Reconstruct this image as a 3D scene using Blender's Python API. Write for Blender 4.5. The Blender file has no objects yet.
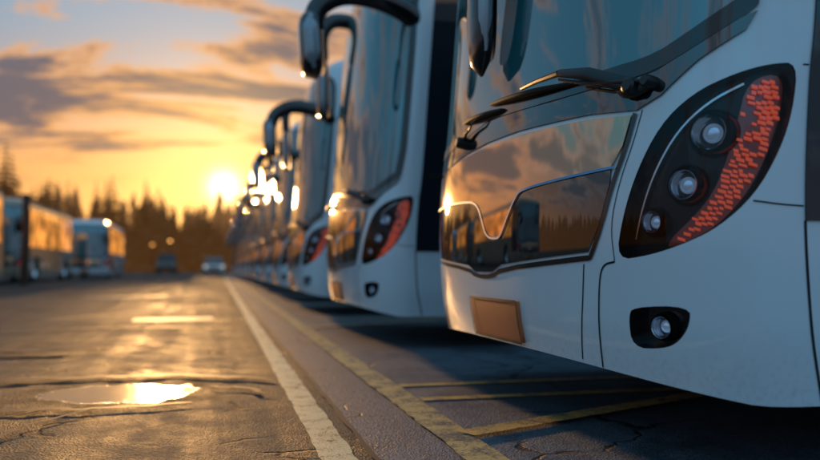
import bpy, math, bisect, random
from mathutils import Vector, Matrix, noise
from mathutils.geometry import delaunay_2d_cdt
random.seed(7)
C=bpy.context.scene.collection
# ------------------------------------------------------------------ materials
def mat(name,color,rough=.5,metal=0,ior=1.5,coat=0,emis=None,estr=0,spec=.5):
    m=bpy.data.materials.new(name);m.use_nodes=True
    b=m.node_tree.nodes['Principled BSDF']
    b.inputs['Base Color'].default_value=(*color,1);b.inputs['Roughness'].default_value=rough
    b.inputs['Metallic'].default_value=metal;b.inputs['IOR'].default_value=ior
    b.inputs['Coat Weight'].default_value=coat;b.inputs['Coat Roughness'].default_value=.03
    b.inputs['Specular IOR Level'].default_value=spec
    if emis: b.inputs['Emission Color'].default_value=(*emis,1);b.inputs['Emission Strength'].default_value=estr
    return m
class NT:
    def __init__(s,m): s.t=m.node_tree;s.n=s.t.nodes;s.l=s.t.links;s.b=s.n.get('Principled BSDF')
    def new(s,ty,**kw):
        n=s.n.new(ty)
        for k,v in kw.items(): setattr(n,k,v)
        return n
    def link(s,a,b): s.l.new(a,b)
    def val(s,sock,v):
        if isinstance(v,(int,float,tuple)): sock.default_value=v
        else: s.l.new(v,sock)
    def math(s,op,a,b=0,c=0,clamp=False):
        n=s.n.new('ShaderNodeMath');n.operation=op;n.use_clamp=clamp
        s.val(n.inputs[0],a);s.val(n.inputs[1],b);s.val(n.inputs[2],c);return n.outputs[0]
    def noise(s,vec,scale,detail=4,rough=.55,dist=0):
        n=s.n.new('ShaderNodeTexNoise');n.inputs['Scale'].default_value=scale;n.inputs['Detail'].default_value=detail
        n.inputs['Roughness'].default_value=rough;n.inputs['Distortion'].default_value=dist
        if vec is not None:s.l.new(vec,n.inputs['Vector'])
        return n.outputs['Fac']
    def ramp(s,f,stops):
        n=s.n.new('ShaderNodeValToRGB');e=n.color_ramp.elements
        while len(e)<len(stops): e.new(.5)
        for i,(p,c) in enumerate(stops):
            e[i].position=p;e[i].color=(*c,1) if len(c)==3 else c
        s.l.new(f,n.inputs[0]);return n.outputs[0]
    def mix(s,f,a,b):
        n=s.n.new('ShaderNodeMix');n.data_type='RGBA'
        s.val(n.inputs[0],f);s.val(n.inputs[6],a);s.val(n.inputs[7],b);return n.outputs[2]
    def smooth(s,x,a,b):
        n=s.n.new('ShaderNodeMapRange');n.interpolation_type='SMOOTHSTEP'
        s.l.new(x,n.inputs[0]);n.inputs[1].default_value=a;n.inputs[2].default_value=b
        return n.outputs[0]
def coords(nt,scale=(1,1,1)):
    tc=nt.new('ShaderNodeTexCoord');mp=nt.new('ShaderNodeMapping');mp.inputs['Scale'].default_value=scale
    nt.link(tc.outputs['Object'],mp.inputs[0]);return mp.outputs[0]

def paint(name,c,rough=.24):
    m=mat(name,c,rough,coat=1,ior=1.6);nt=NT(m);v=coords(nt)
    nt.b.inputs['Coat Roughness'].default_value=.06
    n1=nt.noise(v,1.4,4,.55);n2=nt.noise(v,60,4,.6)
    f=nt.math('MULTIPLY',nt.smooth(n1,.4,.8),.06)
    sx=nt.new('ShaderNodeSeparateXYZ');nt.link(v,sx.inputs[0])
    low=nt.math('MULTIPLY',nt.math('SUBTRACT',1.,nt.smooth(sx.outputs[2],.22,.50)),nt.smooth(n2,.45,.75))
    f=nt.math('ADD',f,nt.math('MULTIPLY',low,.25),clamp=True)
    col=nt.mix(f,(*c,1),(.34,.31,.28,1));nt.link(col,nt.b.inputs['Base Color'])
    return m
M={}
M['white']=paint('white_paint',(.75,.82,.88))
M['champagne']=paint('champagne_paint',(.46,.33,.22))
def glassmat(name,c,ior,rough=.015):
    m=mat(name,c,rough,ior=ior);nt=NT(m);v=coords(nt)
    n=nt.noise(v,3,5,.65);nt.link(nt.math('ADD',rough,nt.math('MULTIPLY',nt.smooth(n,.5,.85),.04)),nt.b.inputs['Roughness'])
    return m
M['glass']=glassmat('windscreen_glass',(.020,.125,.150),2.4,.03)
M['sideglass']=glassmat('side_glass',(.014,.020,.028),1.6)
M['lower']=glassmat('gloss_black_panel',(.012,.012,.014),2.1,.03)
M['silver']=glassmat('warm_reflection_panel',(.60,.42,.28),2.6,.05);M['silver'].node_tree.nodes['Principled BSDF'].inputs['Metallic'].default_value=.85  # silver panel; warm sky reflection is tinted into its base colour
M['black']=mat('black_plastic',(.012,.012,.013),.42)
M['gloss']=mat('gloss_black',(.008,.008,.009),.14,coat=.6)
M['gloss'].node_tree.nodes['Principled BSDF'].inputs['Coat Roughness'].default_value=.10
M['housing']=mat('lamp_housing_black',(.004,.004,.005),.35,spec=.3)
M['rubber']=mat('rubber',(.018,.018,.018),.75)
M['chrome']=mat('chrome',(.85,.86,.88),.16,1)
M['smokechrome']=mat('smoked_chrome',(.55,.58,.63),.12,1)
M['mirrorcap']=mat('mirror_cap_silver',(.34,.37,.41),.30,.4,coat=.4)
M['bluechrome']=mat('blue_reflection_trim',(.22,.42,.66),.5,.0,spec=.1)  # flat blue stands in for sky reflected in the chrome strip
M['gap']=mat('panel_gap',(.008,.008,.008),.8)
M['red']=mat('red_lens',(.75,.085,.022),.2,coat=1,emis=(1,.11,.02),estr=.26)
M['redback']=mat('red_reflector_base',(.10,.010,.006),.3,coat=1,emis=(1,.05,.02),estr=.02)
M['amber']=mat('amber_lens',(.8,.22,.03),.2,coat=1,emis=(1,.25,.03),estr=.15)
M['lens']=mat('lamp_lens',(.45,.62,.85),.03,.55,coat=1,emis=(.55,.75,1),estr=.09)
M['plate']=mat('copper_plate',(.66,.19,.075),.6,.0,spec=.15);
M['chassis']=mat('chassis',(.02,.02,.02),.9)
M['sunglowglass']=glassmat('sunset_glow_window',(.05,.02,.01),1.7)  # orange emission paints low sunset glow onto the panes, no interior lamps
_b=M['sunglowglass'].node_tree.nodes['Principled BSDF'];_b.inputs['Emission Color'].default_value=(1,.36,.06,1)
_nt=NT(M['sunglowglass']);_v=coords(_nt,(1,1,1));_nt.link(_nt.math('ADD',.18,_nt.math('MULTIPLY',_nt.smooth(_nt.noise(_v,1.1,3),.36,.66),1.2)),_b.inputs['Emission Strength'])
def covermat():
    m=bpy.data.materials.new('clear_cover');m.use_nodes=True;t=m.node_tree;t.nodes.clear()
    o=t.nodes.new('ShaderNodeOutputMaterial');mx=t.nodes.new('ShaderNodeMixShader');f=t.nodes.new('ShaderNodeFresnel');f.inputs[0].default_value=1.38
    tr=t.nodes.new('ShaderNodeBsdfTransparent');tr.inputs[0].default_value=(.95,.96,.97,1);g=t.nodes.new('ShaderNodeBsdfGlossy');g.inputs['Roughness'].default_value=.02
    t.links.new(f.outputs[0],mx.inputs[0]);t.links.new(tr.outputs[0],mx.inputs[1]);t.links.new(g.outputs[0],mx.inputs[2]);t.links.new(mx.outputs[0],o.inputs[0]);return m
M['cover']=covermat()
# ------------------------------------------------------------------ coach surface
def pchip(xs,ys):
    n=len(xs);h=[xs[i+1]-xs[i] for i in range(n-1)];d=[(ys[i+1]-ys[i])/h[i] for i in range(n-1)]
    m=[0]*n;m[0]=d[0];m[-1]=d[-1]
    for i in range(1,n-1):
        if d[i-1]*d[i]<=0:m[i]=0
        else:
            w1=2*h[i]+h[i-1];w2=h[i]+2*h[i-1];m[i]=(w1+w2)/(w1/d[i-1]+w2/d[i])
    def f(x):
        if x<=xs[0]:return ys[0]
        if x>=xs[-1]:return ys[-1]
        i=bisect.bisect_right(xs,x)-1;t=(x-xs[i])/h[i]
        return (2*t**3-3*t*t+1)*ys[i]+(t**3-2*t*t+t)*h[i]*m[i]+(-2*t**3+3*t*t)*ys[i+1]+(t**3-t*t)*h[i]*m[i+1]
    return f
X0=pchip([.2,.45,.7,1.05,1.2,2.0,2.8,3.1,3.25,3.32],[.06,.01,0,.02,.04,.105,.18,.25,.42,.8])
WZ=pchip([.2,.45,1.2,2.0,3.1,3.25,3.32],[.985,1,1,.992,.96,.89,.74])
W=1.275;A=.40;N=3.1
ty=[];tx=[];ts=[];s_=0
for i in range(3001):
    th=math.pi/2*i/3000
    y=W*math.sin(th)**(2/N);x=A*(1-max(0,math.cos(th))**(2/N))+.05*(y/W)**2
    if i: s_+=math.hypot(x-tx[-1],y-ty[-1])
    tx.append(x);ty.append(y);ts.append(s_)
S1=s_
def plan(s):
    a=abs(s)
    if a>=S1: x=tx[-1]+a-S1;y=W
    else:
        i=max(0,bisect.bisect_right(ts,a)-1);t=(a-ts[i])/(ts[i+1]-ts[i])
        x=tx[i]+(tx[i+1]-tx[i])*t;y=ty[i]+(ty[i+1]-ty[i])*t
    return x,(y if s>=0 else -y)
def P0(s,z):
    x,y=plan(s);return Vector((x+X0(z)*max(0,1-max(0,x-.6)/8),y*WZ(z),z))
def Nn(s,z):
    e=.012
    a=P0(s+e,z)-P0(s-e,z);b=P0(s,min(3.32,z+e))-P0(s,max(.2,z-e))
    n=-(a.cross(b));n.normalize();return n
def P(s,z,o=0):
    p=P0(s,z)
    return p+Nn(s,z)*o if o else p
def zb(s): return .30-.07*min(1,abs(s)/1.3)**3
SE=12.2
def chaikin(p,it=2,closed=True):
    for _ in range(it):
        q=[];n=len(p)
        for i in range(n if closed else n-1):
            a=p[i];b=p[(i+1)%n]
            q.append((a[0]*.75+b[0]*.25,a[1]*.75+b[1]*.25));q.append((a[0]*.25+b[0]*.75,a[1]*.25+b[1]*.75))
        if not closed:q=[p[0]]+q+[p[-1]]
        p=q
    return p
def dens(p,r=.03,closed=True):
    q=[];n=len(p)
    for i in range(n if closed else n-1):
        a=p[i];b=p[(i+1)%n];L=math.hypot(b[0]-a[0],b[1]-a[1]);k=max(1,int(math.ceil(L/r)))
        if abs(a[0])>2 and abs(b[0])>2: k=max(1,min(k,int(L/.15)+1))
        for j in range(k): q.append((a[0]+(b[0]-a[0])*j/k,a[1]+(b[1]-a[1])*j/k))
    if not closed:q.append(p[-1])
    return q
def area(p): return sum(p[i-1][0]*p[i][1]-p[i][0]*p[i-1][1] for i in range(len(p)))/2
def inside(x,y,poly):
    c=False;n=len(poly);j=n-1
    for i in range(n):
        xi,yi=poly[i];xj,yj=poly[j]
        if (yi>y)!=(yj>y) and x<(xj-xi)*(y-yi)/(yj-yi)+xi:c=not c
        j=i
    return c
def s_cent(b): return (sum(p[0] for p in b)/len(b),sum(p[1] for p in b)/len(b))
class MB:
    def __init__(s): s.v=[];s.f=[];s.n=[];s.m=[]
    def patch(s,poly,off,mi=0,res=.04,holes=(),raw=False,srow=None):
        if area(poly)<0: poly=list(reversed(poly))
        b=poly if raw else dens(poly,res)
        loops=[b]+[h for h in holes]
        pts=[];edges=[]
        for L in loops:
            k=len(pts);pts+= [Vector(p) for p in L];edges+=[(k+i,k+(i+1)%len(L)) for i in range(len(L))]
        xs=[p[0] for p in b];zs=[p[1] for p in b]
        if srow is None:
            n=max(1,int((max(xs)-min(xs))/res));srow=[min(xs)+(max(xs)-min(xs))*(i+.5)/n for i in range(n)]
        nz=max(1,int((max(zs)-min(zs))/res))
        for x in srow:
            for j in range(nz):
                z=min(zs)+(max(zs)-min(zs))*(j+.5)/nz
                if inside(x,z,b) : pts.append(Vector((x,z)))
        r=delaunay_2d_cdt(pts,edges,[],1,1e-6)
        k=len(s.v)
        for p in r[0]:
            s.v.append(P(p.x,p.y,off));s.n.append(Nn(p.x,p.y))
        for t in r[2]:
            cx=sum(r[0][i].x for i in t)/len(t);cy=sum(r[0][i].y for i in t)/len(t)
            if any(inside(cx,cy,h) for h in holes): continue
            a=[r[0][i] for i in t]
            ar=(a[1].x-a[0].x)*(a[2].y-a[0].y)-(a[2].x-a[0].x)*(a[1].y-a[0].y)
            tt=[k+i for i in t]
            if ar>0: tt.reverse()
            s.f.append(tt);s.m.append(mi)
    def wall(s,poly,o0,o1,inward=False,mi=0,res=.04,raw=False):
        if area(poly)<0: poly=list(reversed(poly))
        b=poly if raw else dens(poly,res);n=len(b);k=len(s.v);cc=P(*s_cent(b))
        for i,(a,z) in enumerate(b):
            pa=P(*b[i-1],0);pb=P(*b[(i+1)%n],0);t=(pb-pa).normalized();nn=Nn(a,z)
            o=nn.cross(t);o.normalize()
            if o.dot(P(a,z)-cc)<0: o=-o
            if inward:o=-o
            s.v.append(P(a,z,o0));s.n.append(o);s.v.append(P(a,z,o1));s.n.append(o)
        for i in range(n):
            j=(i+1)%n
            f=[k+2*i,k+2*j,k+2*j+1,k+2*i+1]
            fn=(s.v[f[1]]-s.v[f[0]]).cross(s.v[f[2]]-s.v[f[0]])
            if fn.dot(s.n[f[0]])<0:f.reverse()
            s.f.append(f);s.m.append(mi)
    def plateau(s,poly,off,depth=None,mi=0,res=.04,raw=False,smi=None):
        s.patch(poly,off,mi,res,raw=raw);s.wall(poly,off,off-(depth or off+.003),False,mi if smi is None else smi,res,raw)
    def ribbon(s,line,w,off,mi=0,res=.03,sm=2):
        l=dens(chaikin(line,sm,False),res,False);L=[];Rr=[]
        for i,(a,z) in enumerate(l):
            p=l[max(0,i-1)];q=l[min(len(l)-1,i+1)];dx=q[0]-p[0];dz=q[1]-p[1];h=math.hypot(dx,dz) or 1
            ww=w(i/(len(l)-1)) if callable(w) else w
            L.append((a-dz/h*ww/2,z+dx/h*ww/2));Rr.append((a+dz/h*ww/2,z-dx/h*ww/2))
        k=len(s.v)
        for a,b in zip(L,Rr):
            for q in(a,b): s.v.append(P(*q,off));s.n.append(Nn(*q))
        for i in range(len(l)-1):
            f=[k+2*i,k+2*i+1,k+2*i+3,k+2*i+2]
            fn=(s.v[f[1]]-s.v[f[0]]).cross(s.v[f[2]]-s.v[f[0]])
            if fn.dot(s.n[f[0]])<0:f.reverse()
            s.f.append(f);s.m.append(mi)
    def mesh(s,name,mats):
        me=bpy.data.meshes.new(name);me.from_pydata([tuple(v) for v in s.v],[],s.f)
        for m in mats: me.materials.append(M[m] if isinstance(m,str) else m)
        for i,p in enumerate(me.polygons): p.use_smooth=True;p.material_index=s.m[i]
        if len(s.n)==len(s.v): me.normals_split_custom_set_from_vertices([tuple(n) for n in s.n])
        return me
class G:
    def __init__(s): s.v=[];s.f=[];s.m=[];s.sm=[]
    def add(s,v,f,mi=0,smooth=True):
        k=len(s.v);s.v+=[Vector(a) for a in v]
        for q in f: s.f.append([k+i for i in q]);s.m.append(mi);s.sm.append(smooth)
    def tube(s,path,rad,n=12,mi=0,flat=(1,1)):
        path=[Vector(p) for p in path];vs=[];fs=[];up=Vector((.13,.21,1)).normalized()
        m=len(path);rad=rad if isinstance(rad,(list,tuple)) else [rad]*m
        u=None
        for i,p in enumerate(path):
            t=(path[min(m-1,i+1)]-path[max(0,i-1)]).normalized()
            if u is None: u=t.cross(up).normalized()
            else: u=(u-t*u.dot(t)).normalized()
            w=t.cross(u)
            for j in range(n):
                a=2*math.pi*j/n;vs.append(p+u*math.cos(a)*rad[i]*flat[0]+w*math.sin(a)*rad[i]*flat[1])
        for i in range(m-1):
            for j in range(n): fs.append((i*n+j,i*n+(j+1)%n,(i+1)*n+(j+1)%n,(i+1)*n+j))
        fs.append(tuple(range(n-1,-1,-1)));fs.append(tuple((m-1)*n+j for j in range(n)))
        s.add(vs,fs,mi)
    def lathe(s,prof,cen,axis,n=32,mi=0):
        cen=Vector(cen);ax=Vector(axis).normalized();u=ax.cross(Vector((0,0,1)) if abs(ax.z)<.9 else Vector((1,0,0))).normalized();w=ax.cross(u)
        vs=[];fs=[]
        for r,h in prof:
            for j in range(n):
                a=2*math.pi*j/n;vs.append(cen+ax*h+(u*math.cos(a)+w*math.sin(a))*r)
        for i in range(len(prof)-1):
            for j in range(n): fs.append((i*n+j,i*n+(j+1)%n,(i+1)*n+(j+1)%n,(i+1)*n+j))
        s.add(vs,fs,mi)
    def loft(s,rings,mi=0,cap=True,smooth=True):
        n=len(rings[0]);vs=[p for r in rings for p in r];fs=[]
        for i in range(len(rings)-1):
            for j in range(n): fs.append((i*n+j,i*n+(j+1)%n,(i+1)*n+(j+1)%n,(i+1)*n+j))
        if cap: fs.append(tuple(range(n-1,-1,-1)));fs.append(tuple((len(rings)-1)*n+j for j in range(n)))
        s.add(vs,fs,mi,smooth)
    def box(s,c,h,mi=0,rot=None):
        c=Vector(c);vs=[]
        for x in(-1,1):
            for y in(-1,1):
                for z in(-1,1):
                    v=Vector((x*h[0],y*h[1],z*h[2]));v=rot@v if rot else v;vs.append(c+v)
        s.add(vs,[(0,1,3,2),(4,6,7,5),(0,4,5,1),(2,3,7,6),(0,2,6,4),(1,5,7,3)],mi,False)
    def mesh(s,name,mats,angle=40):
        me=bpy.data.meshes.new(name);me.from_pydata([tuple(v) for v in s.v],[],s.f)
        for m in mats: me.materials.append(M[m] if isinstance(m,str) else m)
        for i,p in enumerate(me.polygons): p.use_smooth=s.sm[i];p.material_index=s.m[i]
        import bmesh
        bm=bmesh.new();bm.from_mesh(me);bmesh.ops.recalc_face_normals(bm,faces=bm.faces);bm.to_mesh(me);bm.free()
        me.set_sharp_from_angle(angle=math.radians(angle))
        return me
def obj(name,me,parent=None,**kw):
    o=bpy.data.objects.new(name,me);C.objects.link(o)
    if parent: o.parent=parent
    for k,v in kw.items(): o[k]=v
    return o
def rrect(c,hy,hz,n=16,p=4):
    out=[]
    for i in range(n):
        a=2*math.pi*(i+.5)/n;cx=math.cos(a);sx=math.sin(a)
        u=abs(cx)**(2/p)*(1 if cx>0 else -1)*hy;w=abs(sx)**(2/p)*(1 if sx>0 else -1)*hz
        out.append(Vector((c[0],c[1]+u,c[2]+w)))
    return out
# ------------------------------------------------------------------ coach parts
head=chaikin([(-.930,.602),(-.962,.729),(-1.010,.851),(-1.080,.968),(-1.170,1.040),(-1.276,1.080),(-1.357,1.100),(-1.432,1.104),(-1.425,.980),(-1.395,.878),(-1.335,.765),(-1.250,.685),(-1.165,.645),(-1.054,.614)],2)
fog=chaikin([(-.965,.445),(-.985,.472),(-1.165,.482),(-1.160,.430),(-1.125,.385),(-1.075,.362),(-.965,.356)],2)
head=dens(head,.03);fog=dens(fog,.03)
if area(head)<0: head.reverse()
if area(fog)<0: fog.reverse()
def mir(p): return [(-a,z) for a,z in reversed(p)]
holes=[head,mir(head),fog,mir(fog)]
WX=[2.75,9.3]
def s_of_x(x): return S1+(x-tx[-1])
def frange(a,b,st):
    n=max(1,int((b-a)/st));return [a+(b-a)*i/n for i in range(n)]
def bottom_line():
    pts=[];arcs=[]
    for side in(-1,1):
        for wx in WX: arcs.append(side*s_of_x(wx))
    arcs.sort();cur=-SE
    for a in arcs:
        r=.60;zc=.5;zbm=.23;dx=math.sqrt(r*r-(zc-zbm)**2)
        pts+= [(q,zb(q)) for q in frange(cur,a-dx,.04 if abs(cur)<2.0 or cur*(a)<0 else .15)]
        a0=math.atan2(zbm-zc,-dx)
        a0=a0 if a0>0 else a0+2*math.pi; a1=math.atan2(zbm-zc,dx)
        if a1>a0:a1-=2*math.pi
        for i in range(25):
            t=a0+(a1-a0)*i/24;pts.append((a+r*math.cos(t),zc+r*math.sin(t)))
        cur=a+dx+.001
    pts+=[(q,zb(q)) for q in frange(cur,SE,.15)]
    return pts
bl=bottom_line()
top=[(q,3.318) for q in frange(-SE,SE,.08)]+[(SE,3.318)]
outer=[(bl[0][0],zb(SE))]+bl[1:]+[(SE,zb(SE))]+list(reversed(top))
srow=[-12+.4*i for i in range(25)]+[-2.0+i*.032 for i in range(126)]+[2.4+.4*i for i in range(25)]
body=MB();body.patch(outer,0,0,.045,holes=holes,raw=True,srow=srow)
k=len(body.v);tp=[P(q,3.318) for q,_ in top]
for p in tp: body.v.append(p);body.n.append(Vector((0,0,1)))
body.f.append(list(range(k,k+len(tp))));body.m.append(0)
k=len(body.v);zz=[zb(SE)+(3.318-zb(SE))*i/20 for i in range(21)]
rp=[P(SE,z) for z in zz]+[P(-SE,z) for z in reversed(zz)]
for p in rp: body.v.append(p);body.n.append(Vector((1,0,0)))
body.f.append(list(range(k,k+len(rp))));body.m.append(0)
PARTS=[]
def part(name,me,parent=None,label=None,var=None):
    PARTS.append((name,me,parent,label,var));return len(PARTS)-1
part('body',body.mesh('body',['white']))
g=G();g.box((6.6,0,.36),(6.0,1.12,.02));g.box((.62,0,.42),(.25,.85,.03));part('underside',g.mesh('underside',['chassis']))
# windscreen
wsh=[(0,1.195),(.6,1.152),(.95,1.140),(1.06,1.148),(1.15,1.185),(1.24,1.232),(1.31,1.275),(1.325,2.0),(1.32,2.8),(1.24,2.96),(1.05,3.0),(0,3.02)]
wpoly=wsh+[(-a,z) for a,z in reversed(wsh[1:-1])]
m_=MB();m_.plateau(wpoly,.006,res=.045);wi=part('windscreen',m_.mesh('windscreen',['glass']))
m_=MB();m_.ribbon(wpoly+[wpoly[0]],.050,.0085,0,.04,1);part('seal',m_.mesh('seal',['gloss']),wi)
# cowl
lo=[(0,1.078),(.33,1.070),(.8,1.043),(1.0,1.021),(1.08,1.050),(1.18,1.128),(1.29,1.192),(1.315,1.24)]
up=[(1.23,1.205),(1.15,1.157),(1.06,1.120),(.95,1.112),(.6,1.124),(0,1.167)]
cp=lo+up;cp=cp+[(-a,z) for a,z in reversed(cp[1:-1])]
m_=MB();m_.plateau(cp,.007,res=.04);part('cowl',m_.mesh('cowl',['lower']))
# front panel
pr=[(0,1.062),(.33,1.055),(.8,1.028),(.985,1.010)]
pd=[(.955,.916),(.910,.82),(.868,.706),(.812,.628),(.20,.594),(.10,.566)]
sw=[(-.930,.868),(-.653,.860),(-.40,.852),(-.355,.835),(-.285,.771),(-.215,.700),(-.185,.690),(-.10,.694),(-.045,.716),(0,.775),(.052,.826),(.12,.848),(.193,.855),(.45,.868),(.930,.868)]
sws=chaikin(sw,2,False)
upper=[(-a,z) for a,z in reversed(pr)]+pr[1:]+[(.958,.925)]+[q for q in reversed(sws) if abs(q[0])<.928]+[(-.958,.925)]
lower=[q for q in sws if abs(q[0])<.922]+pd[1:]+[(-a,z) for a,z in reversed(pd[1:])]
m_=MB();m_.plateau(upper,.008,res=.035);fp=part('front_panel',m_.mesh('front_panel',['silver']),label='silver upper grille panel with warm sky reflection tinted in')
m_=MB();m_.plateau(lower,.0055,res=.035);part('lower_grille',m_.mesh('lower_grille',['lower']),fp)
m_=MB();m_.ribbon([q for q in sw],.008,.0115,0,.02,2);part('trim_strip',m_.mesh('trim_strip',['bluechrome']),fp)
m_=MB()
edge=[(.995,1.014),(.966,.916),(.920,.82),(.877,.706),(.824,.612),(.81,.610),(.20,.576),(.10,.548)]
m_.ribbon(edge+[(-a,z) for a,z in reversed(edge)],.016,.0045,0,.03,1)
part('panel_frame',m_.mesh('panel_frame',['gloss']),fp)
for sg in(-1,1):
    for line,wd in [([(.786,.592),(.765,.45),(.725,.300)],.005),([(.925,.598),(.875,.590),(.855,.545),(.840,.42),(.822,.285)],.006),
        ([(1.33,.750),(1.40,.740),(1.462,.737)],.004),([(1.445,1.10),(1.462,1.10)],.004),([(1.465,.24),(1.466,.70)],.008),
        ([(1.018,1.02),(.992,.93),(.945,.82),(.912,.70),(.925,.60)],.003)]:
        m_=MB();m_.ribbon([(sg*a,z) for a,z in line],wd,.0015);part('panel_seam',m_.mesh('panel_seam',['gap']))
# headlights
def lamp_at(s,z,r,depth):
    c=P(s,z,-depth);ax=(Nn(s,z)*.55+Vector((-1,-.45 if s<0 else .45,0))*.6).normalized()
    g=G()
    g.lathe([(.001,-.024),(r*.55,-.022),(r*.86,-.008),(r*.95,.010),(r*.98,.018),(r*1.06,.021),(r*1.11,.014),(r*1.13,-.02)],c,ax,36,0)
    l=G();l.lathe([(r*.60,-.010)]+[(r*.60*math.cos(t),-.006+r*.34*math.sin(t)) for t in [i*math.pi/2/8 for i in range(9)]],c,ax,32,0)
    g2=G();g2.lathe([(r*1.13,-.03),(r*1.28,.014),(r*1.42,.006),(r*1.50,-.03)],c,ax,36,0)
    return g,l,g2
for sg in(-1,1):
    poly=head if sg<0 else mir(head)
    m_=MB();m_.wall(poly,0,-.045,True,0,raw=True);m_.patch(poly,-.045,0,.035,raw=True)
    hi=part('headlight',m_.mesh('headlight',['housing']))
    for (a,z,r) in [(-1.218,.936,.044),(-1.150,.802,.038),(-1.050,.706,.029)]:
        g,l,g2=lamp_at(a if sg<0 else -a,z,r,.032)
        ga=G();ga.add(g.v,g.f,0);ga.add(g2.v,g2.f,1)
        part('lamp',ga.mesh('lamp',['smokechrome','gloss']),hi);part('lens',l.mesh('lens',['lens']),hi)
    m_=MB()
    strip=[(-1.310,1.070),(-1.418,1.087),(-1.415,.98),(-1.385,.885),(-1.328,.778),(-1.250,.700),(-1.175,.658),(-1.08,.630),(-1.10,.662),(-1.17,.716),(-1.225,.775),(-1.262,.86),(-1.285,.95)]
    sp=chaikin(strip,2)
    sp2=sp if sg<0 else mir(sp)
    m_.plateau(sp2,-.038,.006,0,.03)
    rnd=random.Random(3)
    zz_=.640;row=0
    while zz_<1.085:
        x_=-1.43+(row%2)*.010+rnd.uniform(0,.006)
        while x_<-1.06:
            wq=rnd.uniform(.011,.024);h0=rnd.uniform(.75,1.15)
            q=[(x_,zz_-.0045),(x_+wq,zz_-.0045+wq*.3),(x_+wq+.001,zz_-.0045+wq*.3+.0085*h0),(x_+.001,zz_-.0045+.0085*h0)]
            dn=noise.noise(Vector((x_*13,zz_*10,2)))
            if all(inside(a,b,sp) for a,b in q) and dn+rnd.uniform(-.2,.2)>-.36:
                if sg>0:q=mir(q)
                m_.plateau(q,-.029+rnd.uniform(-.005,.005),.009,1,.05)
            x_+=wq+.0035
        zz_+=.0135;row+=1
    part('turn_signal',m_.mesh('turn_signal',['redback','red']),hi)
    m_=MB();ar=[(-.975,.66),(-1.005,.76),(-1.050,.86),(-1.115,.955),(-1.20,1.020),(-1.30,1.060)]
    m_.ribbon(ar if sg<0 else [(-a,z) for a,z in ar],.006,-.034,0,.02,2);part('light_guide',m_.mesh('light_guide',['smokechrome']),hi)
    m_=MB();m_.patch(poly,-.002,0,.035,raw=True);part('lens_cover',m_.mesh('lens_cover',['cover']),hi)
    poly=fog if sg<0 else mir(fog)
    m_=MB();m_.wall(poly,0,-.04,True,0,raw=True);m_.patch(poly,-.04,0,.035,raw=True)
    fi=part('fog_light',m_.mesh('fog_light',['gloss']))
    g,l,g2=lamp_at(sg*1.072,.418,.028,.022);ga=G();ga.add(g.v,g.f,0);ga.add(g2.v,g2.f,1)
    part('lamp',ga.mesh('lamp',['smokechrome','gloss']),fi);part('lens',l.mesh('lens',['lens']),fi)
# number plate
m_=MB();m_.plateau([(-.345,.318),(.165,.318),(.165,.462),(-.345,.462)],.012,res=.04);pi=part('number_plate',m_.mesh('number_plate',['plate']),label='blank copper brown number plate')
m_=MB();m_.ribbon([(-.345,.318),(.165,.318)],.010,.016,0,.04,0);m_.ribbon([(-.345,.462),(.165,.462)],.010,.016,0,.04,0)
m_.ribbon([(-.345,.318),(-.345,.462)],.010,.016,0,.04,0);m_.ribbon([(.165,.318),(.165,.462)],.010,.016,0,.04,0)
part('plate_frame',m_.mesh('plate_frame',['black']),pi)
# wipers
def wiper(piv,elbow,tip,b0,b1,k=1.0,link=True,eo=.065):
    g=G();pv=P(*piv,.02);e=P(*elbow,eo);t=P(*tip,.035);md=P((piv[0]+elbow[0])/2,(piv[1]+elbow[1])/2+.012,eo)
    g.lathe([(.001,.035),(.016,.035),(.024,.028),(.028,-.03)],pv,Nn(*piv),20)
    g.tube([pv,md,e],[.019*k,.015*k,.010*k],10,flat=(.8,1.2));g.tube([e,(e+t)/2+Vector((-.008,0,.0)),t],[.010*k,.008*k,.006*k],8)
    if link:
        p1=P(piv[0]-.055*(1 if piv[0]<0 else -1),piv[1]+.004,.02);g.lathe([(.001,.03),(.013,.03),(.018,.022),(.02,-.03)],p1,Nn(*piv),16)
        g.tube([p1+Nn(*piv)*.02,md+Vector((0,0,-.030)),e+Vector((0,0,-.020))],[.006,.006,.005],8)
    n=24;bl=[]
    for i in range(n+1):
        f=i/n;a=b0[0]+(b1[0]-b0[0])*f;z=b0[1]+(b1[1]-b0[1])*f;bl.append(P(a,z,.020+.016*math.sin(math.pi*f)))
    g2=G();g2.tube(bl,[.0040+.0045*math.sin(math.pi*i/n)**.6 for i in range(n+1)],8)
    g2.tube([P(b0[0]+(b1[0]-b0[0])*i/n,b0[1]+(b1[1]-b0[1])*i/n,.012) for i in range(n+1)],.0055,6)
    return g,g2
g,g2=wiper((-1.00,1.082),(-.70,1.180),(-.38,1.208),(-.72,1.155),(-.02,1.225),1.1);i=part('wiper',g.mesh('wiper',['black']));part('wiper_blade',g2.mesh('wiper_blade',['rubber']),i)
g,g2=wiper((.30,1.118),(.20,1.160),(.08,1.188),(-.16,1.180),(.34,1.212),.6,False,.03);i=part('wiper',g.mesh('wiper',['black']));part('wiper_blade',g2.mesh('wiper_blade',['rubber']),i)
g=G();g.loft([[P(-1.055+.13*k/6,1.075+.02*k/6,.012)+Vector((-.030*math.sin(math.pi*(k+.4)/6.8)*(.6+math.cos(a)*.5),0,.032*math.sin(math.pi*(k+.4)/6.8)*math.sin(a))) for a in [2*math.pi*j/12 for j in range(12)]] for k in range(7)])
part('wiper_mount',g.mesh('wiper_mount',['black']))
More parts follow.
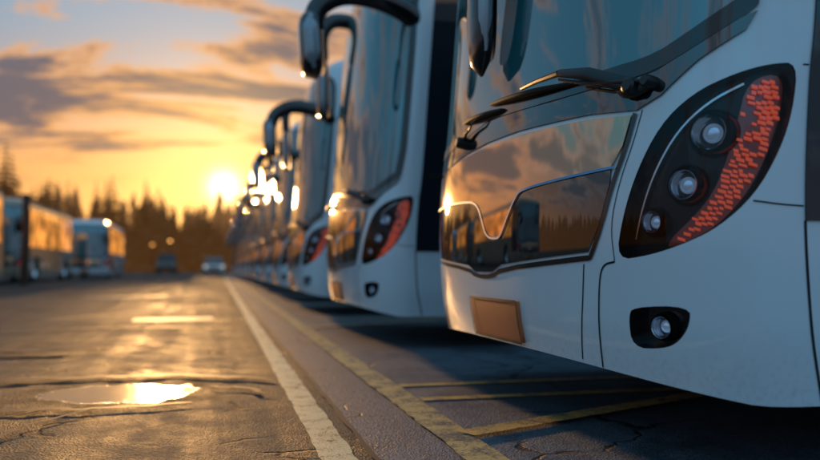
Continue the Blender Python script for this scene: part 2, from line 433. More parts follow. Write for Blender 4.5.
# mirrors
def spline(pts,n=8):
    pts=[Vector(p) for p in pts];out=[];q=[pts[0]*2-pts[1]]+pts+[pts[-1]*2-pts[-2]]
    for i in range(1,len(q)-2):
        for k in range(n):
            t=k/n;a,b,c,d=q[i-1],q[i],q[i+1],q[i+2]
            out.append(.5*((2*b)+(-a+c)*t+(2*a-5*b+4*c-d)*t*t+(-a+3*b-3*c+d)*t**3))
    out.append(pts[-1]);return out
def sq(v,p): return math.copysign(abs(v)**p,v)
def mirror_part(path,rad,c0,c1,hw,hd,var=None,shell='gloss'):
    sp=spline(path);g=G();n=len(sp);g.tube(sp,[rad*(1.45-.45*i/n) for i in range(n)],18,flat=(.85,1.2))
    ai=part('mirror',g.mesh('mirror',['gloss']),var=var)
    h=G();c0=Vector(c0);c1=Vector(c1);rings=[]
    K=18
    for i in range(K+1):
        f=i/K;c=c0.lerp(c1,f);sc=max((1-abs(2*f-1)**5)**.5,.12)
        rings.append([Vector((c.x+sq(math.cos(a),.75)*hd*sc*(1 if math.cos(a)<0 else .55),c.y+sq(math.sin(a),.75)*hw*sc,c.z)) for a in [2*math.pi*j/28 for j in range(28)]])
    h.loft(rings);part('mirror_housing',h.mesh('mirror_housing',[shell]),ai,var=var)
    cc=(c0+c1)/2;hz=(c0-c1).length/2;tx_=(c0-c1).normalized()
    cap=G();rg=[]
    for i in range(11):
        f=-1+2*i/10;zc=cc+tx_*hz*.80*f;sc=max((1-abs(f)**6)**.5,.25)
        rg.append([Vector((zc.x-hd*.20+sq(math.cos(a),.8)*hd*.70*sc,zc.y-hw*.10+sq(math.sin(a),.8)*hw*.98*max(sc,.8),zc.z)) for a in [2*math.pi*j/24 for j in range(24)]])
    cap.loft(rg);part('mirror_cap',cap.mesh('mirror_cap',['mirrorcap']),ai,var=var)
    gl=G()
    ring=[cc+Vector((hd*.55+.004,0,0))+Vector((0,sq(math.cos(a),.5)*hw*.80,0))+tx_*sq(math.sin(a),.5)*hz*.86 for a in [2*math.pi*j/24 for j in range(24)]]
    gl.add(ring,[tuple(range(24))]);part('mirror_glass',gl.mesh('mirror_glass',['chrome']),ai,var=var)
mirror_part([(.50,-1.15,2.40),(.34,-1.22,2.49),(.10,-1.26,2.55),(-.12,-1.27,2.545),(-.28,-1.27,2.45),(-.34,-1.27,2.30)],.060,(-.34,-1.27,2.40),(-.31,-1.27,1.92),.16,.105)
mirror_part([(.45,.95,3.02),(.20,.60,3.10),(-.02,.25,3.04),(-.09,.08,2.75),(-.06,.0,2.35),(-.03,-.02,2.1)],.034,(.00,-.02,2.15),(-.01,-.02,1.34),.095,.055,'front')
mirror_part([(.45,.95,2.98),(.25,.92,3.04),(.08,.85,3.00),(-.01,.80,2.85),(-.01,.78,2.6)],.050,(.0,.78,2.62),(.01,.78,2.0),.12,.07,'row')
# side glass, doors, wheels
for sg in(-1,1):
    def quad(a,b,z0,z1):
        p=[(a,z0),(b,z0),(b,z1),(a,z1)];return p if sg>0 else mir(p)
    m_=MB();m_.plateau(quad(1.466,2.50,.70,2.92),.006,res=.04);i=part('door',m_.mesh('door',['sideglass']))
    m_=MB();m_.ribbon([(sg*1.52,1.25),(sg*2.48,1.25)],.03,.010,0,.1,0);g=G();pp=P(sg*2.40,1.15,.03);g.tube([pp+Vector((0,0,-.1)),pp+Vector((0,0,.1))],.012,8)
    part('door_trim',m_.mesh('door_trim',['black']),i);part('handle',g.mesh('handle',['chrome']),i)
    x=2.60
    for k in range(6):
        w=1.50;m_=MB();m_.plateau(quad(x,x+w,1.45,2.92),.006,res=.18);part('window',m_.mesh('window',['sideglass']));x+=w+.035
    for q in(3.9,5.2,6.5,7.8):
        m_=MB();m_.ribbon([(sg*q,.30),(sg*q,1.15)],.010,.002,0,.2,0);part('luggage_door',m_.mesh('luggage_door',['gap']))
    m_=MB();m_.plateau(quad(1.70,1.80,.60,.64),.012,res=.05);part('side_marker',m_.mesh('side_marker',['amber']))
    for wx in WX:
        g=G();c=(wx,sg*1.09,.5);ax=(0,sg,0)
        g.lathe([(.30,-.14),(.46,-.14),(.495,-.11),(.505,-.05),(.505,.05),(.495,.09),(.46,.12),(.32,.12),(.30,.10),(.30,-.14)],c,ax,40)
        i=part('wheel',g.mesh('wheel',['rubber']))
        g=G();g.lathe([(.001,.10),(.07,.10),(.10,.07),(.16,.03),(.24,.02),(.27,.05),(.305,.125),(.315,.118),(.305,.10)],c,ax,32)
        for q in range(10):
            a=2*math.pi*q/10;g.lathe([(.001,.055),(.014,.055),(.016,.02)],(wx+.19*math.cos(a),sg*1.09,.5+.19*math.sin(a)),ax,8)
        part('rim',g.mesh('rim',['chrome']),i)
    for wx in WX:
        g=G();arc=[math.radians(-20+220*i/20) for i in range(21)]
        vs=[Vector((wx+.60*math.cos(a),y,.5+.60*math.sin(a))) for y in(sg*.75,sg*1.262) for a in arc]
        g.add(vs,[(i,i+1,21+i+1,21+i) for i in range(20)]);part('wheel_arch',g.mesh('wheel_arch',['chassis']))
GLOW_TINT={}
def variant(me,key,m):
    k=(me.name,key)
    if k not in GLOW_TINT:
        m2=me.copy();m2.materials.clear();m2.materials.append(m);GLOW_TINT[k]=m2
    return GLOW_TINT[k]
def make_coach(loc,rz,label,group,small=False,sunglow=False,var='row',tint=None):
    e=bpy.data.objects.new('coach',None);C.objects.link(e);e.location=loc;e.rotation_euler=(0,0,rz)
    e['label']=label;e['category']='bus';e['group']=group
    objs={}
    skip={'panel_seam','luggage_door','lens_cover','lamp','lens','light_guide','plate_frame','door_trim','handle','wiper_mount','seal','side_marker','panel_frame'} if small else set()
    for i,(n,me,par,lb,vr) in enumerate(PARTS):
        if n in skip or (vr and vr!=var): continue
        if sunglow and n=='window': me=variant(me,'sunglow',M['sunglowglass'])
        if tint and n=='body': me=variant(me,tint,M[tint])
        o=bpy.data.objects.new(n,me);C.objects.link(o);o.parent=e if par is None else objs[par]
        if lb:o['label']=lb
        objs[i]=o
    return e
make_coach((1.02,3.0,0),0,'white touring coach with black front panel and copper number plate','coaches parked side by side in a row',var='front')
for k in range(1,14):
    make_coach((1.00+random.uniform(-.05,.03)-.006*k if k>1 else .97,3.0+4*k+(random.uniform(-.12,.12) if k>1 else -.12),0),random.uniform(-.012,.012),'white touring coach nosed into its bay in the row','coaches parked side by side in a row',small=k>6)
make_coach((-8.5,19.0,0),math.pi/2,'champagne coach with orange sunset glow painted on side windows along far kerb','coaches parked along the far side',sunglow=True,tint='champagne')
make_coach((-8.6,33.0,0),math.pi/2,'champagne coach with orange sunset glow painted on side windows along far kerb','coaches parked along the far side',sunglow=True,tint='champagne')
make_coach((-7.35,47.5,0),math.pi/2+.03,'white coach facing the road, orange sunset glow painted on side windows','coaches parked along the far side',sunglow=True)
# ------------------------------------------------------------------ ground
def sheet(name,poly,z,m,**kw):
    me=bpy.data.meshes.new(name);me.from_pydata([(x,y,z) for x,y in poly],[],[tuple(range(len(poly)))]);me.materials.append(m)
    return obj(name,me,**kw)
def asphalt(name,c0,c1,rough=.5,bump=.5,spec=.3,puddle=None,cracks=True,fine_cracks=False):
    m=mat(name,c0,rough,spec=spec);nt=NT(m);v=coords(nt)
    big=nt.noise(v,.45,7,.62);mid=nt.noise(v,5,6,.65);fine=nt.noise(v,150,3,.7)
    vor=nt.new('ShaderNodeTexVoronoi');vor.inputs['Scale'].default_value=120;nt.link(v,vor.inputs[0])
    vor2=nt.new('ShaderNodeTexVoronoi');vor2.inputs['Scale'].default_value=48;nt.link(v,vor2.inputs[0])
    streak=nt.noise(coords(nt,(6,.25,1)),1.0,5,.6)
    f=nt.math('ADD',nt.math('MULTIPLY',big,.4),nt.math('MULTIPLY',mid,.3));f=nt.math('ADD',f,nt.math('MULTIPLY',streak,.3))
    col=nt.mix(nt.smooth(f,.42,.58),(*c0,1),(*c1,1))
    sc=nt.new('ShaderNodeSeparateColor');nt.link(vor.outputs['Color'],sc.inputs[0])
    col=nt.mix(nt.math('MULTIPLY',nt.smooth(sc.outputs[0],.72,.95),.6),col,(.20,.18,.165,1))
    col=nt.mix(nt.math('MULTIPLY',nt.smooth(sc.outputs[1],.75,.95),.6),col,(.012,.012,.012,1))
    h=nt.math('ADD',nt.math('MULTIPLY',fine,.8),nt.math('MULTIPLY',vor.outputs['Distance'],1.2))
    h=nt.math('ADD',h,nt.math('MULTIPLY',vor2.outputs['Distance'],.7))
    h=nt.math('ADD',h,nt.math('MULTIPLY',mid,.5))
    rr=nt.math('ADD',rough-.14,nt.math('MULTIPLY',nt.smooth(f,.38,.62),.28))
    tp=nt.noise(v,.9,3,.5,1.2);tar=nt.math('MULTIPLY',nt.smooth(tp,.585,.60),.78 if cracks else .35)
    col=nt.mix(tar,col,(.016,.016,.017,1));rr=nt.math('SUBTRACT',rr,nt.math('MULTIPLY',tar,.10))
    cl=[]
    if cracks: cl+=[(.55,.018,.45,.8),(1.9,.020,.53,1.1)]
    if fine_cracks: cl+=[(1.1,.012,.50,.9)]
    for sc_,w_,th,sd_ in cl:
        vc=nt.new('ShaderNodeTexVoronoi');vc.feature='DISTANCE_TO_EDGE';vc.inputs['Scale'].default_value=sc_
        dn=nt.new('ShaderNodeTexNoise');dn.inputs['Scale'].default_value=2.6;dn.inputs['Detail'].default_value=9;nt.link(v,dn.inputs[0])
        vm=nt.new('ShaderNodeVectorMath');vm.operation='MULTIPLY_ADD';nt.link(dn.outputs['Color'],vm.inputs[0]);vm.inputs[1].default_value=(.9/sc_*.5,.9/sc_*.5,0);nt.link(v,vm.inputs[2])
        nt.link(vm.outputs[0],vc.inputs[0])
        cr=nt.math('SUBTRACT',1.,nt.smooth(vc.outputs['Distance'],.002,w_))
        cr=nt.math('MULTIPLY',cr,nt.smooth(nt.noise(v,sd_,3),th-.02,th+.06))
        col=nt.mix(cr,col,(.006,.006,.006,1));h=nt.math('SUBTRACT',h,nt.math('MULTIPLY',cr,4.))
    bst=bump
    if puddle:
        sx=nt.new('ShaderNodeSeparateXYZ');nt.link(v,sx.inputs[0])
        wet_all=None;pud_all=None
        for (px_,py_,rx,ry,amp) in puddle:
            dx=nt.math('DIVIDE',nt.math('SUBTRACT',sx.outputs[0],px_),rx);dy=nt.math('DIVIDE',nt.math('SUBTRACT',sx.outputs[1],py_),ry)
            d=nt.math('SQRT',nt.math('ADD',nt.math('MULTIPLY',dx,dx),nt.math('MULTIPLY',dy,dy)))
            d=nt.math('ADD',d,nt.math('MULTIPLY',nt.math('SUBTRACT',nt.noise(v,3.2,8,.66),.5),1.3))
            pu=nt.math('SUBTRACT',1.,nt.smooth(d,.90,.99));pu=nt.math('MULTIPLY',pu,amp);we=nt.math('SUBTRACT',1.,nt.smooth(d,1.05,1.8))
            pud_all=pu if pud_all is None else nt.math('MAXIMUM',pud_all,pu)
            wet_all=we if wet_all is None else nt.math('MAXIMUM',wet_all,we)
        col=nt.mix(nt.math('MULTIPLY',wet_all,.85),col,(.009,.009,.010,1))
        stones=nt.smooth(fine,.66,.78)
        pud_all=nt.math('MULTIPLY',pud_all,nt.math('SUBTRACT',1.,stones))
        # muddy water, paled in colour to stand in for the golden sky reflection
        col=nt.mix(pud_all,col,(.30,.24,.17,1))
        rr=nt.math('ADD',nt.math('MULTIPLY',rr,nt.math('SUBTRACT',1.,pud_all)),nt.math('MULTIPLY',pud_all,.14))
        nt.link(nt.math('ADD',spec,nt.math('MULTIPLY',pud_all,.35)),nt.b.inputs['Specular IOR Level'])
        bst=nt.math('MULTIPLY',bump,nt.math('SUBTRACT',1.,nt.math('MULTIPLY',pud_all,.975)))
    nt.link(col,nt.b.inputs['Base Color']);nt.link(rr,nt.b.inputs['Roughness'])
    b=nt.new('ShaderNodeBump');nt.val(b.inputs['Strength'],bst);b.inputs['Distance'].default_value=.006
    nt.link(h,b.inputs['Height']);nt.link(b.outputs[0],nt.b.inputs['Normal'])
    return m
A1=asphalt('asphalt',(.032,.030,.031),(.092,.082,.074),.72,.9,.20,puddle=[(-.42,3.98,.35,.32,1.0),(-1.45,6.0,.45,.16,.0),(-1.10,3.75,.35,.12,.0)])
A2=asphalt('bay_asphalt',(.052,.076,.108),(.115,.145,.185),.60,.5,.35,cracks=False,fine_cracks=True)
earth=mat('earth',(.05,.04,.025),.9);_n=NT(earth);_n.link(_n.ramp(_n.noise(coords(_n),.2,6),[(.3,(.03,.03,.015)),(.7,(.08,.06,.035))]),_n.b.inputs['Base Color'])
sheet('ground',[(-900,-300),(900,-300),(900,1200),(-900,1200)],-.012,earth,kind='structure')
sheet('road',[(-16,-20),(.47,-20),(.47,110),(-16,110)],-.004,A1,kind='structure')
sheet('parking_bay',[(.47,-20),(40,-20),(40,110),(.47,110)],-.004,A2,kind='structure')
def worn(name,c,lo,hi,scale=9,under=(.05,.047,.045)):
    m=mat(name,c,.55,spec=.4);nt=NT(m);v=coords(nt)
    w=nt.math('ADD',nt.math('MULTIPLY',nt.noise(v,scale,8,.72),.6),nt.math('MULTIPLY',nt.noise(v,90,3,.7),.4))
    f=nt.smooth(w,lo,hi);d=nt.noise(v,2,4)
    cc=nt.mix(nt.math('MULTIPLY',d,.5),(*c,1),(c[0]*.5,c[1]*.47,c[2]*.42,1))
    nt.link(nt.mix(f,cc,(*under,1)),nt.b.inputs['Base Color'])
    b=nt.new('ShaderNodeBump');b.inputs['Strength'].default_value=.6;b.inputs['Distance'].default_value=.005
    nt.link(nt.noise(v,120,4,.7),b.inputs['Height']);nt.link(b.outputs[0],nt.b.inputs['Normal'])
    return m
LW=worn('white_line_paint',(.90,.68,.40),.50,.60);LY=worn('yellow_line_paint',(.95,.50,.14),.47,.60,under=(.09,.10,.11));LD=worn('faded_line_paint',(.42,.36,.24),.44,.60)
LK=worn('worn_kerb_paint',(.80,.50,.19),.44,.58,7,(.08,.085,.09))
def strip(name,p0,p1,w,z,m,jit=.006,n=120,**kw):
    p0=Vector(p0);p1=Vector(p1);d=(p1-p0);L=d.length;d.normalize();q=Vector((-d.y,d.x));vs=[];fs=[]
    for i in range(n+1):
        c=p0+d*L*(i/n)**(1.8 if L>20 else 1)
        for sg in(-1,1):
            a=c+q*sg*(w/2+random.uniform(-jit,jit));vs.append((a.x,a.y,z))
    for i in range(n): fs.append((2*i,2*i+1,2*i+3,2*i+2))
    me=bpy.data.meshes.new(name);me.from_pydata(vs,[],fs);me.materials.append(m);return obj(name,me,kind='structure')
strip('edge_line',(.365,-1),(.365,95),.108,.000,LW,.005,600)
strip('kerb_line',(.80,-1),(.80,95),.13,.004,LK,.006,600)
TAR=mat('tar_seal',(.014,.014,.016),.6)
strip('gutter_seal',(.475,-1),(.475,95),.018,.002,TAR,.005,500)
strip('bay_marking',(.88,3.46),(5.5,3.50),.080,.000,LY,.004)
strip('bay_marking',(.88,3.88),(5.5,3.95),.080,.000,LY,.004)
strip('bay_marking',(.84,2.68),(4.2,4.18),.100,.008,LY,.004)
for k in range(1,12):
    strip('bay_marking',(.88,3.2+4*k+1.9),(6,3.2+4*k+1.95),.10,.000,LY,.004,60)
    strip('bay_marking',(.88,2.2+4*k+1.6),(4,3.8+4*k+1.6),.10,.008,LY,.004,60)
strip('road_marking',(-.93,9.45),(-.05,9.5),.55,.000,LW,.02,60)
strip('road_marking',(-2.6,17.),(-1.0,17.),.5,.000,LD,.02,60)
def crack(pts,w,name='road_crack',z=.008):
    vs=[];fs=[];P2=[]
    for i in range(len(pts)-1):
        a=Vector(pts[i]);b=Vector(pts[i+1]);n=max(2,int((b-a).length/.04))
        for k in range(n): P2.append(a.lerp(b,k/n)+Vector((noise.noise(Vector((i*3+k*.35,a.y,0)))*.06,noise.noise(Vector((i*3+k*.35,a.x,9)))*.06)))
    for i,p in enumerate(P2):
        ww=w*(.35+.9*abs(noise.noise(Vector((i*.4,pts[0][0]*7,1)))))*min(1,(i+1)/4,(len(P2)-i)/4)
        q=P2[min(i+1,len(P2)-1)]-P2[max(i-1,0)];q=Vector((-q.y,q.x)).normalized()*ww
        vs+=[(p.x+q.x,p.y+q.y,z),(p.x-q.x,p.y-q.y,z)]
    for i in range(len(P2)-1): fs.append((2*i,2*i+1,2*i+3,2*i+2))
    me=bpy.data.meshes.new(name);me.from_pydata(vs,[],fs);me.materials.append(TAR);obj(name,me,kind='structure')
crack([(-2.2,4.5),(-1.3,4.35),(-.9,4.50),(-.2,4.5),(.2,4.30),(.30,4.1)],.075)
crack([(-2.5,5.4),(-1.6,5.75),(-.9,5.8)],.14)
crack([(-2.6,5.9),(-1.6,6.1),(-1.1,6.0)],.12)
crack([(-1.9,3.6),(-1.3,3.75),(-.95,3.55),(-.5,3.50),(-.1,3.58)],.045)
crack([(-1.3,3.1),(-1.0,3.5),(-.95,3.9)],.028)
crack([(-.03,4.05),(.12,3.95),(.28,3.7)],.035)
crack([(-1.05,2.7),(-.75,2.95),(-.62,3.3),(-.5,3.5)],.012)
crack([(-4,8),(-2.4,7.6),(-1,8.2),(.2,7.9)],.08)
# ------------------------------------------------------------------ trees
bark=mat('bark',(.07,.045,.03),.9)
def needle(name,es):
    m=mat(name,(.05,.06,.03),.8,emis=(.60,.24,.06),estr=es);nt=NT(m);nt.link(nt.ramp(nt.noise(coords(nt),1.2,4),[(.3,(.030,.035,.016)),(.7,(.085,.075,.035))]),nt.b.inputs['Base Color']);return m  # warm emission puts the sunset haze into the tree material
ND=needle('needles_haze_glow',.11);ND2=needle('needles_far_haze_glow',.34)
def conifer(seed,full=1.0):
    rnd=random.Random(seed);g=G();H=10.;n=26
    for i in range(n):
        f=i/(n-1);z=H*(.08+.91*f);R=H*.22*full*(1-f)**.8*(.75+.5*rnd.random())+.12
        kk=10 if f<.7 else 6
        a0=rnd.random()*6
        for j in range(kk):
            a=a0+2*math.pi*j/kk+rnd.uniform(-.25,.25);r=R*rnd.uniform(.55,1.12);d=Vector((math.cos(a),math.sin(a),0));q=Vector((-d.y,d.x,0));w=r*rnd.uniform(.18,.34)
            dz=-r*rnd.uniform(.15,.5)
            p0=Vector((0,0,z));p1=d*r*.55+Vector((0,0,z+dz*.35));p2=d*r+Vector((0,0,z+dz))
            g.add([p0,p1+q*w,p2,p1-q*w,p1+Vector((0,0,-r*.18))],[(0,1,2),(0,2,3),(0,4,2)],0,False)
    t=G();t.tube([(0,0,0),(0.03,0,H*.5),(0,0,H*.97)],[.17,.10,.02],8)
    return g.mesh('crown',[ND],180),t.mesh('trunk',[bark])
TR=[conifer(i,f) for i,f in enumerate([1,.85,1.3,1.6,.75])]
def tree(u,D,h,lab='dark conifer standing in the far tree line'):
    x=u*D;e=bpy.data.objects.new('pine_tree',None);C.objects.link(e);e.location=(x,D,-.01);s=h/10;e.scale=(s,s,s);e.rotation_euler=(0,0,random.random()*6)
    e['label']=lab;e['category']='tree';e['group']='conifers along the horizon'
    c,t=random.choice(TR)
    obj('crown',c,e);obj('trunk',t,e)
tree(-.240,62,9.9,'tall slim conifer rising above the parked coaches')
random.seed(21)
for i in range(95):
    u=-.42+.47*i/94+random.uniform(-.004,.004);D=random.uniform(95,135)
    h=(6.8+6.0*abs(noise.noise(Vector((u*19,3,0))))+random.uniform(-1.2,2.4))*D/115
    h*=1+.30*max(0,min(1,(-u-.02)/.2))
    tree(u,D,h)
g=G();rnd=random.Random(5)
for i in range(900):
    az=rnd.uniform(-1.45,.55);D=rnd.uniform(140,190);x=D*math.sin(az);y=D*math.cos(az);h=rnd.uniform(9,15);r=h*.20
    lay=6
    for k in range(lay):
        f=k/lay;z0=h*(.05+.9*f);z1=z0+h*.26;rr=r*(1-f*.85);n=6;a0=rnd.random()*6
        vs=[(x+rr*rnd.uniform(.7,1.2)*math.cos(a0+6.283*j/n),y+rr*rnd.uniform(.7,1.2)*math.sin(a0+6.283*j/n),z0+rnd.uniform(-.3,.2)) for j in range(n)]+[(x,y,min(h,z1))]
        g.add(vs,[(j,(j+1)%n,n) for j in range(n)],0,False)
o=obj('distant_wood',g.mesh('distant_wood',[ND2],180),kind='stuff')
# ------------------------------------------------------------------ car, van, lamp
CP=mat('silver_car_paint',(.55,.55,.56),.3,.4,coat=1);VP=mat('brown_van_paint',(.10,.065,.045),.5,coat=.3)
HL=mat('headlamp_glow',(.9,.9,.9),.1,emis=(1,.72,.4),estr=.6)
def vehicle(name,loc,rz,Lc,wd,prof,cab,paintm,label,cat):
    e=bpy.data.objects.new(name,None);C.objects.link(e);e.location=loc;e.rotation_euler=(0,0,rz);e['label']=label;e['category']=cat
    g=G();rings=[rrect((x,0,(z0+z1)/2),w*wd/2,(z1-z0)/2,n=20,p=5) for x,z0,z1,w in prof];g.loft(rings);obj('body',g.mesh('body',[paintm]),e)
    g=G();rings=[]
    for x,z0,z1,w0,w1 in cab:
        rings.append([Vector((x,-w0*wd/2,z0)),Vector((x,-w1*wd/2,z1)),Vector((x,-w1*wd/2*.8,z1+.03)),Vector((x,w1*wd/2*.8,z1+.03)),Vector((x,w1*wd/2,z1)),Vector((x,w0*wd/2,z0))])
    g.loft(rings,smooth=False);obj('cabin_glass',g.mesh('cabin_glass',['sideglass']),e)
    a,b=cab[1],cab[-2];g=G()
    g.loft([rrect((x,0,z+.045),w*wd/2*.97,.035,n=14) for x,z,w in((a[0],a[2],a[4]),((a[0]+b[0])/2,max(a[2],b[2])+.01,a[4]),(b[0],b[2],b[4]))]);obj('roof',g.mesh('roof',[paintm]),e)
    for x in(Lc*.18,Lc*.80):
        for sg in(-1,1):
            g=G();g.lathe([(.18,-.1),(.30,-.1),(.325,-.06),(.325,.06),(.30,.1),(.2,.1),(.18,.06),(.001,.07)],(x,sg*(wd/2-.10),.325),(0,sg,0),20);w=obj('wheel',g.mesh('wheel',['rubber']),e)
            g=G();g.lathe([(.001,.108),(.05,.105),(.12,.085),(.19,.104),(.2,.09)],(x,sg*(wd/2-.10),.325),(0,sg,0),16);obj('rim',g.mesh('rim',['chrome']),w)
    for sg in(-1,1):
        g=G();g.lathe([(.001,.05),(.07,.04),(.11,.0),(.11,-.05)],(prof[1][0]-.02,sg*wd*.36,.68),(-1,sg*.2,0),16);obj('headlight',g.mesh('headlight',[HL if cat=='car' else M['lens']]),e)
    g=G();g.box((prof[0][0]-.012,0,.42),(.012,.26,.06));obj('number_plate',g.mesh('number_plate',['plate']),e)
    g=G();g.box((prof[0][0]-.008,0,.60),(.010,.45,.07));obj('grille',g.mesh('grille',['black']),e)
vehicle('parked_car',(-.35,66,0),math.pi/2,4.4,1.8,[(0,.30,.62,.80),(.08,.22,.72,.92),(.5,.20,.84,.98),(1.2,.20,.95,1),(3.2,.20,.98,1),(4.0,.22,.97,.97),(4.32,.30,.90,.90),(4.4,.38,.75,.8)],
 [(1.15,.93,.96,.90,.86),(1.95,.95,1.40,.93,.76),(2.6,.95,1.44,.93,.76),(3.3,.95,1.38,.93,.75),(4.0,.95,.98,.88,.80)],CP,'pale silver car standing on the open tarmac, headlights on','car')
vehicle('parked_van',(-5.2,84,0),math.pi/2,5.2,1.95,[(0,.35,.70,.82),(.08,.25,.95,.94),(.6,.22,1.15,.99),(1.2,.22,1.30,1),(1.8,.22,1.35,1),(4.8,.22,1.40,1),(5.15,.25,1.38,.97),(5.2,.3,1.3,.93)],
 [(.95,1.15,1.18,.90,.86),(1.65,1.25,1.95,.95,.82),(3,1.35,2.02,.97,.86),(4.95,1.35,1.98,.97,.86),(5.12,1.35,1.40,.93,.86)],VP,'dark brown van parked by the lamp posts','van')
lampm=mat('lit_lamp',(.9,.6,.3),.3,emis=(1,.42,.10),estr=6)
def street_lamp(x,y,h):
    e=bpy.data.objects.new('street_lamp',None);C.objects.link(e);e.location=(x,y,0);e['label']='slender lamp post with small glowing orange head';e['category']='street lamp';e['group']='lamp posts by the trees'
    g=G();g.tube([(0,0,0),(0,0,.6),(0,0,h-.2)],[.09,.06,.04],10);obj('post',g.mesh('post',['black']),e)
    g=G();g.lathe([(.001,.35),(.22,.25),(.26,.18),(.10,.0),(.04,-.05)],(0,0,h-.15),(0,0,1),16);obj('lamp_shade',g.mesh('lamp_shade',['black']),e)
    g=G();g.lathe([(.001,-.12),(.10,-.09),(.15,0),(.12,.1),(.001,.14)],(0,0,h-.12),(0,0,1),16);obj('bulb',g.mesh('bulb',[lampm]),e)
street_lamp(-5.0,88,3.6);street_lamp(-7.4,96,3.4)
e=bpy.data.objects.new('timber_post',None);C.objects.link(e);e.location=(-6.35,29.2,0);e['label']='dark timber post standing between the parked coaches';e['category']='post'
g=G();g.tube([(0,0,0),(.01,0,1.5),(0,0,3.0)],[.15,.13,.12],12);obj('shaft',g.mesh('shaft',[bark]),e)
g=G();g.lathe([(.001,.10),(.10,.06),(.15,.0),(.15,-.05),(.12,-.06)],(0,0,3.0),(0,0,1),12);obj('cap',g.mesh('cap',['black']),e)
# ------------------------------------------------------------------ world
SE_=math.radians(5.7);SA=math.radians(.3)
sd=Vector((math.sin(SA)*math.cos(SE_),math.cos(SA)*math.cos(SE_),math.sin(SE_)))
w=bpy.data.worlds.new('World');bpy.context.scene.world=w;w.use_nodes=True
t=w.node_tree;t.nodes.clear()
class WW(NT):
    def __init__(s,t): s.t=t;s.n=t.nodes;s.l=t.links
nt=WW(t)
sky=nt.new('ShaderNodeTexSky');sky.sky_type='NISHITA';sky.sun_disc=False;sky.sun_elevation=SE_;sky.sun_rotation=SA;sky.dust_density=1.5;sky.air_density=1.2;sky.ozone_density=2.5
bg=nt.new('ShaderNodeBackground');bg.inputs[1].default_value=.014;nt.link(sky.outputs[0],bg.inputs[0])
tc=nt.new('ShaderNodeTexCoord');vn=nt.new('ShaderNodeVectorMath');vn.operation='NORMALIZE';nt.link(tc.outputs['Generated'],vn.inputs[0]);D_=vn.outputs[0]
dt=nt.new('ShaderNodeVectorMath');dt.operation='DOT_PRODUCT';nt.link(D_,dt.inputs[0]);dt.inputs[1].default_value=sd
dp=nt.math('MAXIMUM',dt.outputs['Value'],0.)
sx=nt.new('ShaderNodeSeparateXYZ');nt.link(D_,sx.inputs[0]);z=nt.math('MAXIMUM',sx.outputs[2],0.)
def bgc(col,strength):
    b=nt.new('ShaderNodeBackground');nt.val(b.inputs[0],col);nt.val(b.inputs[1],strength);return b.outputs[0]
def add(a,b):
    n=nt.new('ShaderNodeAddShader');nt.link(a,n.inputs[0]);nt.link(b,n.inputs[1]);return n.outputs[0]
lowf=nt.math('SUBTRACT',1.,nt.smooth(z,.06,.30))
az=nt.math('POWER',nt.math('ADD',nt.math('MULTIPLY',dt.outputs['Value'],.5),.5,clamp=True),5.)
hor=bgc(nt.mix(az,(.30,.33,.44,1),(.98,.39,.085,1)),nt.math('MULTIPLY',lowf,nt.math('ADD',.60,nt.math('MULTIPLY',az,.16))))
g1=bgc((1,.43,.085,1),nt.math('MULTIPLY',nt.math('POWER',dp,20.),.44))
g2=bgc((1,.60,.18,1),nt.math('MULTIPLY',nt.math('POWER',dp,160.),.72))
g3=bgc((1,.80,.42,1),nt.math('MULTIPLY',nt.math('POWER',dp,7000.),3.6))
back=nt.math('SUBTRACT',1.75,nt.math('MULTIPLY',nt.smooth(dt.outputs['Value'],-.4,.75),.80))
teal=bgc((.090,.29,.46,1),nt.math('MULTIPLY',nt.smooth(z,.10,.30),back))
base=add(bg.outputs[0],add(teal,add(hor,g1)))
zc=nt.math('ADD',z,.12)
cv=nt.new('ShaderNodeCombineXYZ');nt.link(nt.math('DIVIDE',sx.outputs[0],zc),cv.inputs[0]);nt.link(nt.math('DIVIDE',sx.outputs[1],zc),cv.inputs[1])
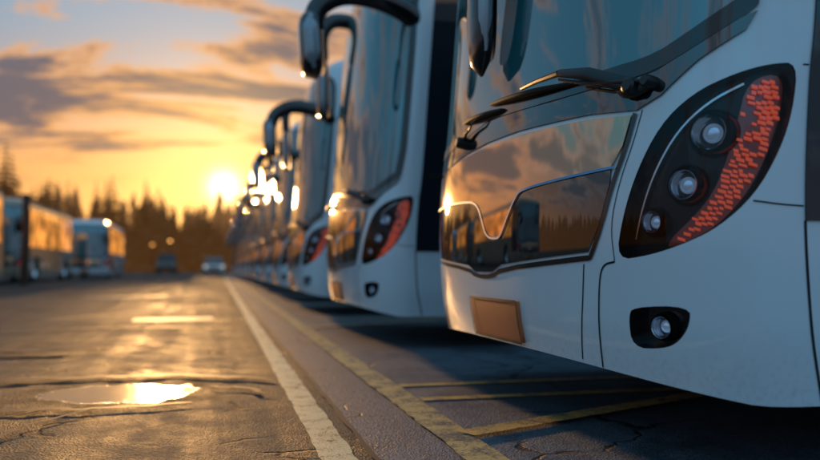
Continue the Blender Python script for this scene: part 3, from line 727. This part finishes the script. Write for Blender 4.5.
mp=nt.new('ShaderNodeMapping');mp.inputs['Location'].default_value=(1.7,.6,0);mp.inputs['Scale'].default_value=(.95,1.7,1);nt.link(cv.outputs[0],mp.inputs[0])
n1=nt.noise(mp.outputs[0],1.0,12,.66,.5)
gz=nt.math('DIVIDE',nt.math('SUBTRACT',z,.19),.05);gz=nt.math('POWER',2.718,nt.math('MULTIPLY',nt.math('MULTIPLY',gz,gz),-1.))
n1=nt.math('ADD',n1,nt.math('SUBTRACT',nt.math('MULTIPLY',gz,.100),.010))
mask=nt.smooth(n1,.475,.55);dens_=nt.smooth(n1,.515,.600)
mask=nt.math('MULTIPLY',mask,nt.smooth(z,.08,.15))
warm=nt.math('POWER',dp,6.)
edgec=nt.mix(warm,(.36,.40,.48,1),(1.05,.47,.12,1));darkc=nt.mix(warm,(.16,.21,.28,1),(.165,.125,.135,1))
cc=nt.mix(dens_,edgec,darkc)
cl=bgc(cc,.95)
mx=nt.new('ShaderNodeMixShader');nt.link(nt.math('MULTIPLY',mask,.92),mx.inputs[0]);nt.link(base,mx.inputs[1]);nt.link(cl,mx.inputs[2])
out=nt.new('ShaderNodeOutputWorld');nt.link(add(mx.outputs[0],add(g2,g3)),out.inputs[0])
L=bpy.data.lights.new('sun','SUN');L.energy=3.4;L.angle=math.radians(1.2);L.color=(1,.52,.18)
LA=math.radians(-3.8);ld=Vector((math.sin(LA)*math.cos(SE_),math.cos(LA)*math.cos(SE_),math.sin(SE_)))
so=bpy.data.objects.new('sun',L);C.objects.link(so);so.rotation_euler=(-ld).to_track_quat('-Z','Y').to_euler()
# ------------------------------------------------------------------ camera
cam=bpy.data.objects.new('camera',bpy.data.cameras.new('camera'));C.objects.link(cam)
cam.data.lens=35;cam.location=(0,0,.58);cam.rotation_euler=(math.radians(90+2.73),0,math.radians(-13.5));cam.data.clip_end=3000;cam.data.clip_start=.05
cam.data.dof.use_dof=True;cam.data.dof.focus_distance=2.5;cam.data.dof.aperture_fstop=1.4
s=bpy.context.scene;s.camera=cam
s.view_settings.view_transform='Standard';s.view_settings.look='None';s.view_settings.exposure=0
